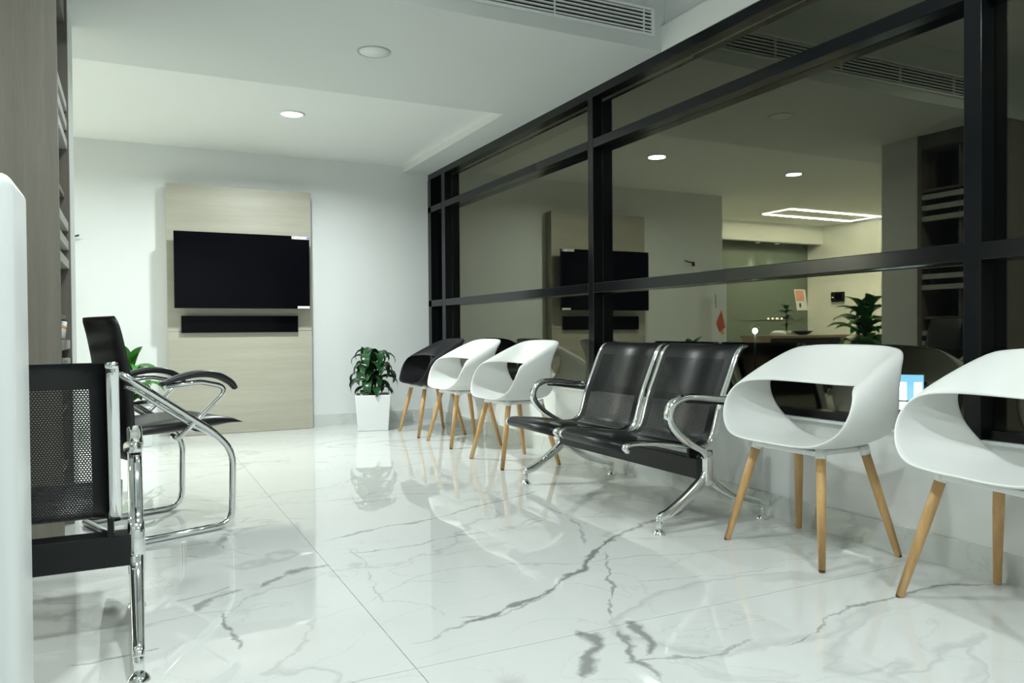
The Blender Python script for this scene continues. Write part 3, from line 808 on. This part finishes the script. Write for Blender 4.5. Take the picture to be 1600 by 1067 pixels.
t = thing('wall_poster', 'small tilted pink poster on the green wall corner', 'poster', (-4.15, YR, 1.31))
o = prism('sheet', [(.150, .165), (-.085, .165), (-.155, -.165), (.085, -.165)], -.004, -.001, 'paper', t)
prism('print', [(.135, .150), (-.05, .150), (-.07, -.02), (.10, -.02)], -.006, -.004, 'pink', o)
prism('print', [(.04, -.05), (-.0, -.05), (-.005, -.12), (.035, -.12)], -.006, -.004, 'navy', o)
t = thing('wall_reader', 'black wall-mounted reader with a small lit dot on the reception wall', 'reader', (XL, 8.30, 1.26))
box('case', (0, -.115, 0), (.04, .115, .15), 'black_plastic', t, .008)
box('display', (.04, -.09, .03), (.0415, .03, .13), 'blackgloss', t)
lathe('indicator', [(0, .003), (.012, .002), (.012, -.003)], 'letter', t, 12, at=(.042, .075, .07))
t = thing('lit_letters', 'row of four tiny lit marks on a rail on the green wall', 'sign', (-3.60, YR, 1.00))
box('rail', (-.55, -.012, -.012), (.75, 0, -.002), 'oak', t)
for x, w in ((-.15, .025), (-.06, .025), (.04, .05), (.13, .025)): box('mark', (-x - w / 2, -.016, 0), (-x + w / 2, -.004, .025), 'letter', t)
t = thing('roll_up_banner', 'white roll-up banner with a red and orange motif by the end of the far wall', 'banner', (-.690, 6.900, 0))
box('base', (-.14, -.05, 0), (.10, .05, .06), 'chrome', t, .01)
s = box('sheet', (-.13, -.004, .06), (.09, -.001, 1.40), 'paper', t)
tube('pole', [(-.02, .03, .05), (-.02, .012, 1.40)], .008, 'chrome', t); box('top_rail', (-.135, -.008, 1.395), (.095, .006, 1.415), 'chrome', t)
prism('print', [(-.11, .88), (-.02, .82), (.03, .93), (-.05, 1.08)], -.006, -.004, 'redp', s)
prism('print', [(-.09, .80), (-.04, .80), (-.06, .88)], -.006, -.004, 'orange', s)
prism('print', [(.02, 1.10), (.035, 1.10), (.045, 1.26), (.03, 1.26)], -.006, -.004, 'greenp', s)

# ------------------------------------------------------------------ outside in the dark
struct(box('ground_outside', (WG + .16, -12, -.40), (40, 40, -.32), 'asphalt'), 'dark ground outside the window')
t = thing('light_box', 'blue and white backlit sign box standing outside in the dark', 'sign', (9.18, 6.70, -.32), R(-53))
box('case', (-.46, .0, .08), (.16, .10, .58), 'black_sheet', t, .005)
box('face', (-.44, -.006, .10), (.14, .0, .56), 'bluelit', t)
for x0, x1 in ((-.42, -.30), (-.14, -.06), (.03, .12)): box('panel', (x0, -.009, .10), (x1, -.006, .46), 'whitelit', t)
box('bar', (-.45, -.02, .205), (.15, -.009, .225), 'black_sheet', t)
for x in (-.40, .10): box('leg', (x - .02, .03, 0), (x + .02, .07, .08), 'black_sheet', t)
t = thing('garden_lamp', 'small cold white lamp on a thin post outside the window', 'lamp', (6.55, 6.79, -.32))
tube('post', [(0, 0, 0), (0, 0, 1.12)], .02, 'black_sheet', t); lathe('cap', [(.05, 1.19), (.06, 1.20), (.0, 1.23)], 'black_sheet', t, 16)
lathe('bulb', [(0, 1.12), (.022, 1.13), (.032, 1.155), (.022, 1.18), (0, 1.19)], 'bulb', t, 14)
